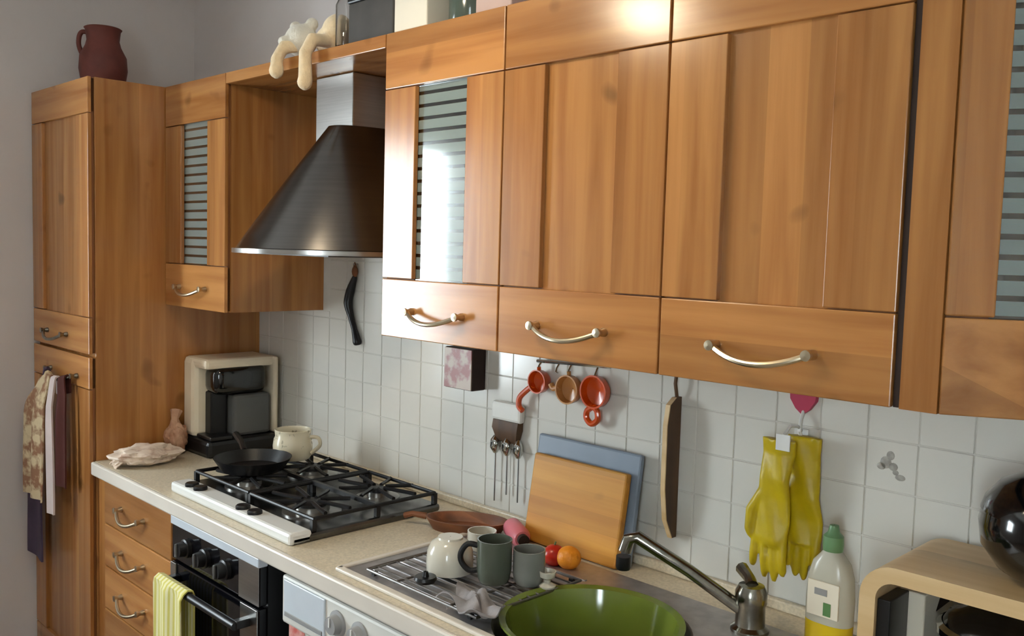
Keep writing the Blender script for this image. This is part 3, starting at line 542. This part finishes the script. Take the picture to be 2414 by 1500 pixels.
# ------------------------------------------------------------------ boards leaning on the tiles
def lean(name, x0, x1, h, yb, th, m, label, tilt, x2=0):
    mb = MB().box(x0, yb, .9, x1, yb+th, .9+h, .005, RX(-tilt), (0, yb, .9)); mn = min(v.co.z for v in mb.bm.verts)
    bmesh.ops.translate(mb.bm, vec=(0, 0, .9005-mn), verts=mb.bm.verts[:]); return solo(name, mb, m, label, 'cutting board', ((x0+x1)/2, yb, .9))
lean('cutting_board', 1.44, 1.728, .215, -.098, .02, 'board', 'honey-coloured wooden cutting board leaning in front of the grey board', math.radians(9))
lean('cutting_board', 1.425, 1.745, .258, -.070, .014, 'bluegrey', 'blue-grey cutting board leaning behind the wooden one', math.radians(8))
# ------------------------------------------------------------------ things hung on the tiles
YT = -.008
X0 = 1.822
hbd = thing('hanging_board', 'thin wooden board hanging edge-on from the tiles beside the gloves', 'board', (X0, -.03, .985))
part('blade', MB().loft([[(X0-.005, YT-.0005, z), (X0+.005, YT-.0005, z), (X0+.005, YT-w, z), (X0-.005, YT-w, z)] for z, w in ((.985, .016), (1.03, .04), (1.10, .05), (1.24, .05), (1.285, .042), (1.30, .02))]), 'darkw', hbd)
part('hanging_loop', MB().tube([(X0, YT-.012, 1.298), (X0, YT-.02, 1.33), (X0, YT-.016, 1.36), (X0, YT-.004, 1.362)], .004, 8), 'darkw', hbd)
part('edge_strip', MB().loft([[(X0-.0055, YT-w, z), (X0+.0055, YT-w, z), (X0+.0055, YT-w-.003, z), (X0-.0055, YT-w-.003, z)] for z, w in ((.985, .0155), (1.03, .0395), (1.10, .0495), (1.24, .0495), (1.285, .0415), (1.30, .0195))]), 'bamboo', hbd, 'pale wooden edge')
# small printed box
x0, x1 = 1.085, 1.198
sb = thing('wall_box', 'small pink printed box hung on the tiles below the glass cabinet', 'box', (1.14, -.035, 1.232))
part('box_body', MB().box(x0, -.058, 1.233, x1, YT-.0004, 1.345, .004), 'gap', sb); part('printed_front', MB().box(x0+.002, -.0605, 1.235, x1-.002, -.0575, 1.343, .001), 'pinktin', sb, 'pink printed front')
# black utensil hung near the hood
q = un(838, 640, 'y', -.016)
ut = thing('bottle_opener', 'black utensil with a brown top hanging on the tiles under the hood', 'utensil', (q.x, -.014, 1.30))
part('utensil_body', MB().tube(*sm([(q.x, -.018, 1.515), (q.x-.02, -.02, 1.47), (q.x-.028, -.022, 1.43), (q.x-.016, -.02, 1.39), (q.x+.004, -.02, 1.35), (q.x+.02, -.02, 1.312), (q.x+.022, -.019, 1.303)], [.007, .014, .0145, .010, .009, .014, .010]), 12), 'black', ut)
part('brown_top', MB().ball((q.x, -.018, 1.53), (.012, .009, .018), 2), 'brownw', ut); part('nail', MB().tube([(q.x, YT, 1.553), (q.x, -.024, 1.553)], .003, 8), 'steel', ut); part('loop', MB().tube([(q.x-.006, -.018, 1.545), (q.x, -.019, 1.558), (q.x+.006, -.018, 1.545)], .002, 6), 'brownw', ut)
# white holder with hanging utensils
hx0, hx1 = 1.243, 1.352
wh = thing('utensil_holder', 'white holder with dark clip on the tiles left of the cutting boards', 'holder', (1.297, -.02, 1.13))
part('back_plate', MB().box(hx0, -.03, 1.165, hx1, YT-.0004, 1.215, .008), 'whitep', wh); part('clip', MB().loft([[(1.297-w, YT-.0006, z), (1.297+w, YT-.0006, z), (1.297+w, -d, z), (1.297-w, -d, z)] for z, w, d in ((1.166, .046, .028), (1.145, .046, .032), (1.12, .038, .026), (1.108, .03, .018))]), 'darkw', wh, 'dark clip')
for i, (dx, zb, nm, lb) in enumerate(((-.042, .945, 'skewer', 'long metal skewer hanging leftmost from the white holder'), (.002, .97, 'whisk', 'metal utensil hanging in the middle of the white holder'), (.044, .958, 'skewer', 'long metal skewer hanging rightmost from the white holder'))):
    x = 1.297+dx; t_ = thing(nm, lb, 'utensil', (x, -.02, zb), 'metal utensils hanging from the white holder')
    part('stem', MB().tube([(x, -.02, zb), (x, -.02, 1.09)], .0022, 6), 'steel', t_); part('grip', MB().tube([(x, -.02, 1.075), (x, -.022, 1.09), (x, -.022, 1.11), (x, -.02, 1.122)], [.006, .014, .013, .005], 10), 'chrome', t_)
# rack with orange scoops
rk = thing('hook_rail', 'small metal hook rail on the tiles under the solid cabinet', 'rail', (1.5, -.02, 1.33))
part('rail', MB().tube([(1.40, -.022, 1.335), (1.635, -.022, 1.3455)], .0045, 8), 'chrome', rk)
for x in (1.43, 1.59): part('bracket', MB().tube([(x, YT, 1.336+(x-1.4)*.045), (x, -.022, 1.336+(x-1.4)*.045)], .005, 8), 'chrome', rk)
for x in (1.415, 1.475, 1.515, 1.598): part('hook', MB().tube([(x, -.022, 1.333+(x-1.4)*.045), (x, -.032, 1.325), (x, -.034, 1.318), (x, -.027, 1.314)], .0025, 6), 'chrome', rk)
def scoop(x, z, r, m, label, tail, nm='measuring_scoop'):
    t_ = thing(nm, label, 'scoop', (x, -.03, z-r), 'orange scoops on the hook rail')
    C = (x, YT-.001, z); part('scoop_bowl', MB().lathe([(r*.72, 0), (r*.95, .012), (r, .032), (r*.9, .032), (r*.82, .014), (.001, .006), (.001, 0), (r*.7, 0)], C, 24, ax=(0, -1, 0)), m, t_)
    part('handle', MB().tube(*sm([Vector((x, -.03, z))+Vector(p_) for p_ in tail], .0075), 10), m, t_)
    part('neck', MB().tube([(x, -.03, z+r*.8), (x, -.032, 1.322)], .005, 8), m, t_)
scoop(1.415, 1.285, .03, 'orange', 'orange measuring scoop hanging leftmost on the hook rail', [(-.02, 0, -.012), (-.045, 0, -.03), (-.066, 0, -.05), (-.068, 0, -.072), (-.055, 0, -.082)])
scoop(1.515, 1.278, .036, 'amber', 'amber measuring scoop hanging in the middle of the hook rail', [(-.03, 0, .004), (-.05, 0, -.004), (-.06, 0, .006)])
scoop(1.598, 1.283, .04, 'orange', 'orange measuring scoop with a ring hanging rightmost on the hook rail', [(-.004, 0, -.036), (-.022, 0, -.048), (-.024, 0, -.066), (-.008, 0, -.078), (.010, 0, -.066), (.008, 0, -.046), (-.004, 0, -.036)])
# pink hook and yellow gloves
hk = thing('wall_hook', 'pink heart-shaped hook on the tiles above the gloves', 'hook', (2.115, -.015, 1.28))
part('hook_plate', MB().loft([[(2.115+w*a, y, 1.345-b) for a, b in ((-.030, 0), (-.029, .012), (-.016, .03), (0, .042), (.016, .03), (.029, .012), (.030, 0), (.014, -.008), (0, -.002), (-.014, -.008))] for y, w in ((YT-.0004, 1), (YT-.008, .92))]), 'pink', hk)
part('hook', MB().tube([(2.117, YT-.004, 1.312), (2.117, -.022, 1.296), (2.117, -.026, 1.272), (2.117, -.02, 1.262)], .004, 8), 'hookcl', hk)
def glove(cx, y, w, zt, label, mir, seed, lean_):
    t_ = MB(); rings = []; n = 20; th = .0122
    for k, (z, ww) in enumerate(((zt, .92), (zt-.03, .86), (zt-.08, .80), (zt-.12, .88), (zt-.165, 1.0), (zt-.2, .98), (zt-.212, .9))):
        ring = []
        for i in range(n):
            a = 2*math.pi*i/n; xx = math.cos(a)*w*ww; yy = math.sin(a)*th*(1+.35*math.sin(3*a+seed+z*40))
            ring.append((cx+xx+lean_*(zt-z), y+yy-.004*math.sin(z*60+seed), z))
        rings.append(ring)
    t_.loft(rings)
    zb = zt-.205
    for j, L in enumerate((.06, .076, .08, .066)):
        xj = cx+mir*(-.72+.48*j)*w+lean_*.2; sp = mir*(-.5+.33*j)*.012+(.006*math.sin(seed+j))
        t_.tube([(xj, y, zb+.012), (xj+sp*.5, y-.004, zb-L*.5), (xj+sp, y-.002, zb-L*.86), (xj+sp, y-.002, zb-L)], [.0095, .0092, .008, .004], 9)
    xt = cx-mir*w*.9+lean_*.1
    t_.tube([(xt+mir*.012, y, zt-.11), (xt-mir*.010, y-.006, zt-.15), (xt-mir*.012, y-.008, zt-.19), (xt-mir*.008, y-.008, zt-.205)], [.012, .011, .009, .005], 9)
    o = solo('rubber_glove', t_, 'yellow', label, 'glove', (cx, y, zt-.28), 'yellow rubber gloves'); remesh(o, .0035, 3); return o
glove(2.096, -.0635, .04, 1.258, 'yellow rubber glove hanging in front, on the left', 1, .4, -.06)
glove(2.130, -.0265, .04, 1.264, 'yellow rubber glove hanging behind, on the right', 1, 2.1, .03)
solo('glove_clip', MB().box(2.098, -.0835, 1.240, 2.128, -.0805, 1.272, .001).box(2.098, -.012, 1.250, 2.128, -.009, 1.276, .002).tube([(2.113, -.082, 1.27), (2.115, -.06, 1.286), (2.117, -.032, 1.282), (2.113, -.0105, 1.270)], .003, 8), 'hookcl', 'small clear clip holding the yellow gloves', 'clip', (2.113, -.03, 1.25))
# ------------------------------------------------------------------ soap bottle
B = (2.232, -.098, .9)
so = thing('soap_bottle', 'dish soap bottle with green cap and yellow base beside the tap', 'bottle', B)
def orect(a, b, z, n=28, e=2.6): return [(B[0]+a*math.copysign(abs(math.cos(2*math.pi*i/n))**(2/e), math.cos(2*math.pi*i/n)), B[1]+b*math.copysign(abs(math.sin(2*math.pi*i/n))**(2/e), math.sin(2*math.pi*i/n)), B[2]+z) for i in range(n)]
part('liquid_base', MB().loft([orect(.039, .024, 0), orect(.043, .027, .006), orect(.0435, .0275, .045)]), 'liquid', so, 'yellow lower part')
part('bottle_body', MB().loft([orect(.0435, .0275, .0452), orect(.044, .028, .09), orect(.041, .027, .13), orect(.034, .024, .155), orect(.02, .018, .172), orect(.014, .014, .18)]), 'soap', so)
part('cap', MB().lathe([(.001, .178), (.018, .178), (.019, .19), (.018, .205), (.011, .212), (.008, .225), (.001, .226)], B, 20), 'cap', so, 'green cap')
lb = part('paper_label', MB().box(B[0]-.03, B[1]-.0315, B[2]+.06, B[0]+.03, B[1]-.0275, B[2]+.125, .001), 'creambox', so); part('label_mark', MB().box(B[0]-.016, B[1]-.0325, B[2]+.10, B[0]+.008, B[1]-.0313, B[2]+.112), 'greylab', lb); part('label_leaf', MB().box(B[0]+.002, B[1]-.0325, B[2]+.064, B[0]+.016, B[1]-.0313, B[2]+.088), 'greenlab', lb)
# ------------------------------------------------------------------ bentwood stand, pan, bowl
SZ, SXL, SXR, SYF, SYB = 1.13, 2.356, 2.86, -.262, -.035
st = thing('bentwood_stand', 'pale bentwood shelf stand with rounded corner at the right end', 'shelf stand', (2.6, -.15, .9))
out, inn = [], []; R1, R2, tk = .055, .030, .026
pathp = [(SXL, .9)]+[(SXL+R1-R1*math.cos(a), SZ-R1+R1*math.sin(a)) for a in [i*math.pi/16 for i in range(9)]]+[(SXR-R1+R1*math.sin(a), SZ-R1+R1*math.cos(a)) for a in [i*math.pi/16 for i in range(9)]]+[(SXR, .9)]
pin = [(SXL+tk, .9)]+[(SXL+tk+R2-R2*math.cos(a), SZ-tk-R2+R2*math.sin(a)) for a in [i*math.pi/16 for i in range(9)]]+[(SXR-tk-R2+R2*math.sin(a), SZ-tk-R2+R2*math.cos(a)) for a in [i*math.pi/16 for i in range(9)]]+[(SXR-tk, .9)]
poly = pathp+pin[::-1]
mb = MB(); A_ = [[mb.bm.verts.new((x, y, z)) for x, z in poly] for y in (SYF, SYB)]; n_ = len(poly); h_ = n_//2
for i in range(n_): mb.bm.faces.new((A_[0][i], A_[0][(i+1) % n_], A_[1][(i+1) % n_], A_[1][i]))
for ring in A_:
    for i in range(h_-1): mb.bm.faces.new((ring[i], ring[i+1], ring[n_-2-i], ring[n_-1-i]))
part('frame', mb, 'bamboo', st); part('inner_leg', MB().box(SXL+tk+.001, SYF+.006, .9, SXL+tk+.022, -.180, SZ-tk-.031, .002), 'black', st, 'black inner side')
ct = (2.615, -.135, SZ); bp_ = thing('black_pot', 'glossy black round pot with lid on top of the bentwood stand', 'pot', ct)
part('pot_body', MB().lathe([(.001, 0), (.06, 0), (.095, .018), (.118, .05), (.123, .085), (.119, .105), (.001, .105)], ct, 48), 'blackg', bp_); part('lid', MB().lathe([(.121, .105), (.116, .122), (.096, .148), (.06, .168), (.02, .176), (.001, .177)], ct, 48), 'blackg', bp_)
part('lid_knob', MB().lathe([(.008, .175), (.008, .188), (.018, .196), (.016, .208), (.001, .212)], ct, 20), 'black', bp_)
wp = thing('white_carton', 'white carton with dark mark under the bentwood stand', 'carton', (2.405, -.11, .9)); part('carton_body', MB().box(2.384, -.176, .9, 2.428, -.045, 1.07, .003), 'creambox', wp)
mk = MB(); mk.loft([[(x, -.125+a, 1.03+b) for a, b in ((0, 0), (.06, .002), (.058, .01), (.036, .012), (.024, .024), (.014, .018))] for x in (2.4275, 2.4286)]); part('printed_mark', mk, 'gap', wp, 'dark printed mark')
pc = (2.545, -.165, .9); pp = thing('cooking_pot', 'black cooking pot with silver rim under the bentwood stand', 'pot', pc)
part('pot_body', MB().lathe([(.001, 0), (.082, 0), (.09, .012), (.093, .135), (.001, .135)], pc, 44), 'blackg', pp); part('rim', MB().lathe([(.0925, .13), (.0965, .132), (.0965, .142), (.089, .148), (.089, .13)], pc, 44), 'chrome', pp, 'silver rim')
part('lid', MB().lathe([(.0885, .146), (.08, .160), (.05, .174), (.001, .18)], pc, 44), 'blackg', pp); part('lid_knob', MB().lathe([(.001, .196), (.012, .194), (.014, .188), (.008, .178), (.001, .178)], pc, 16), 'chrome', pp)
# ------------------------------------------------------------------ things on top of the cabinets
def plush():
    x, y, z = .855, -.285, ZT; t_ = thing('plush_toy', 'cream plush toy sitting on the hood shelf with dangling legs', 'toy', (x, y, z))
    b = MB().ball((x, y, z+.042), (.05, .04, .04), 3).ball((x+.03, y+.005, z+.066), (.05, .042, .044), 3)
    for lx, dz in ((-.10, -.04), (.04, -.085)):
        b.tube([(x+lx*.6, y-.02, z+.035), (x+lx, YW-.012, z+.026), (x+lx-.002, YW-.032, z-.01), (x+lx, YW-.032, z+dz)], [.018, .019, .017, .019], 10); b.ball((x+lx, YW-.034, z+dz), (.019, .021, .022), 2)
    o = part('plush_body', b, 'plush', t_); remesh(o, .005, 4)
    o = part('plush_head', MB().ball((x-.09, y-.035, z+.05), (.052, .042, .044), 3).ball((x-.105, y-.075, z+.042), (.02, .02, .016), 2).ball((x-.125, y-.03, z+.09), .018, 2).ball((x-.06, y-.02, z+.092), .018, 2), 'plushw', t_); remesh(o, .005, 3)
plush()
gb = (.965, -.316, ZT); t_ = thing('glass_bottle', 'slim clear glass bottle between the plush toy and the dark box', 'bottle', gb)
part('bottle_glass', MB().lathe([(.001, 0), (.022, 0), (.024, .006), (.024, .11), (.012, .135), (.011, .165), (.009, .165), (.009, .135), (.021, .108), (.021, .008), (.001, .006)], gb, 22), 'clear', t_); part('stopper', MB().lathe([(.0085, .15), (.0085, .165), (.013, .166), (.013, .178), (.001, .179)], gb, 16), 'brownw', t_)
q = un(880, 60, 'y', -.30); bx = thing('storage_box', 'dark grey box with black lid on the hood shelf', 'box', (1.11, -.25, ZT)); part('box_body', MB().box(1.0, -.33, ZT, 1.185, -.17, ZT+.105, .004), 'darkbox', bx); part('lid', MB().box(.997, -.333, ZT+.105, 1.188, -.167, ZT+.128, .004), 'black', bx)
bx = thing('carton', 'tall cream carton standing at the cabinet edge right of the dark box', 'carton', (1.265, -.29, ZT)); part('carton_body', MB().box(1.215, -.35, ZT, 1.335, -.23, ZT+.2, .003), 'creambox', bx); part('flap', MB().box(1.217, -.352, ZT+.17, 1.333, -.3495, ZT+.198, .0005), 'creambox', bx)
g = (1.40, -.27, ZT); t_ = thing('glass_jar', 'grey-green glass jar on the cabinet right of the cream carton', 'jar', g); part('jar_glass', MB().lathe([(.001, 0), (.05, 0), (.054, .008), (.054, .12), (.046, .135), (.046, .15), (.042, .15), (.042, .133), (.05, .118), (.05, .01), (.001, .008)], g, 28), 'greenglass', t_); part('lid', MB().lathe([(.048, .145), (.05, .147), (.05, .165), (.001, .167)], g, 28), 'grey', t_)
bx = thing('carton', 'low pinkish carton on the cabinet right of the glass jar', 'carton', (1.53, -.28, ZT)); part('carton_body', MB().box(1.475, -.33, ZT, 1.585, -.24, ZT+.07, .003), 'pinkbox', bx); part('flap', MB().box(1.477, -.332, ZT+.045, 1.583, -.3295, ZT+.068, .0005), 'pinkbox', bx)
# ------------------------------------------------------------------ ceiling lamp
LP = un(1535, 12, 'y', YW); v = LP-CAM; LC = LP+Vector((v.x, -v.y, v.z))*.47
lm = thing('pendant_lamp', 'round glowing glass pendant lamp hanging above the kitchen floor', 'lamp', (LC.x, LC.y, ZC))
part('rose', MB().lathe([(.001, 0), (.05, 0), (.045, -.02), (.02, -.035), (.001, -.035)], (LC.x, LC.y, ZC), 24), 'nickel', lm)
part('rod', MB().tube([(LC.x, LC.y, ZC-.03), (LC.x, LC.y, LC.z+.065)], .008, 10), 'nickel', lm)
part('globe', MB().ball(LC, .07, 3), 'lamp', lm)
part('added_shade', MB().lathe([(.118, -.012), (.112, .03), (.09, .07), (.05, .098), (.012, .108), (.012, .112), (.053, .102), (.094, .074), (.116, .032), (.122, -.012), (.118, -.012)], LC, 36), 'white', lm)  # unseen dome added to keep lamp light off the upper walls
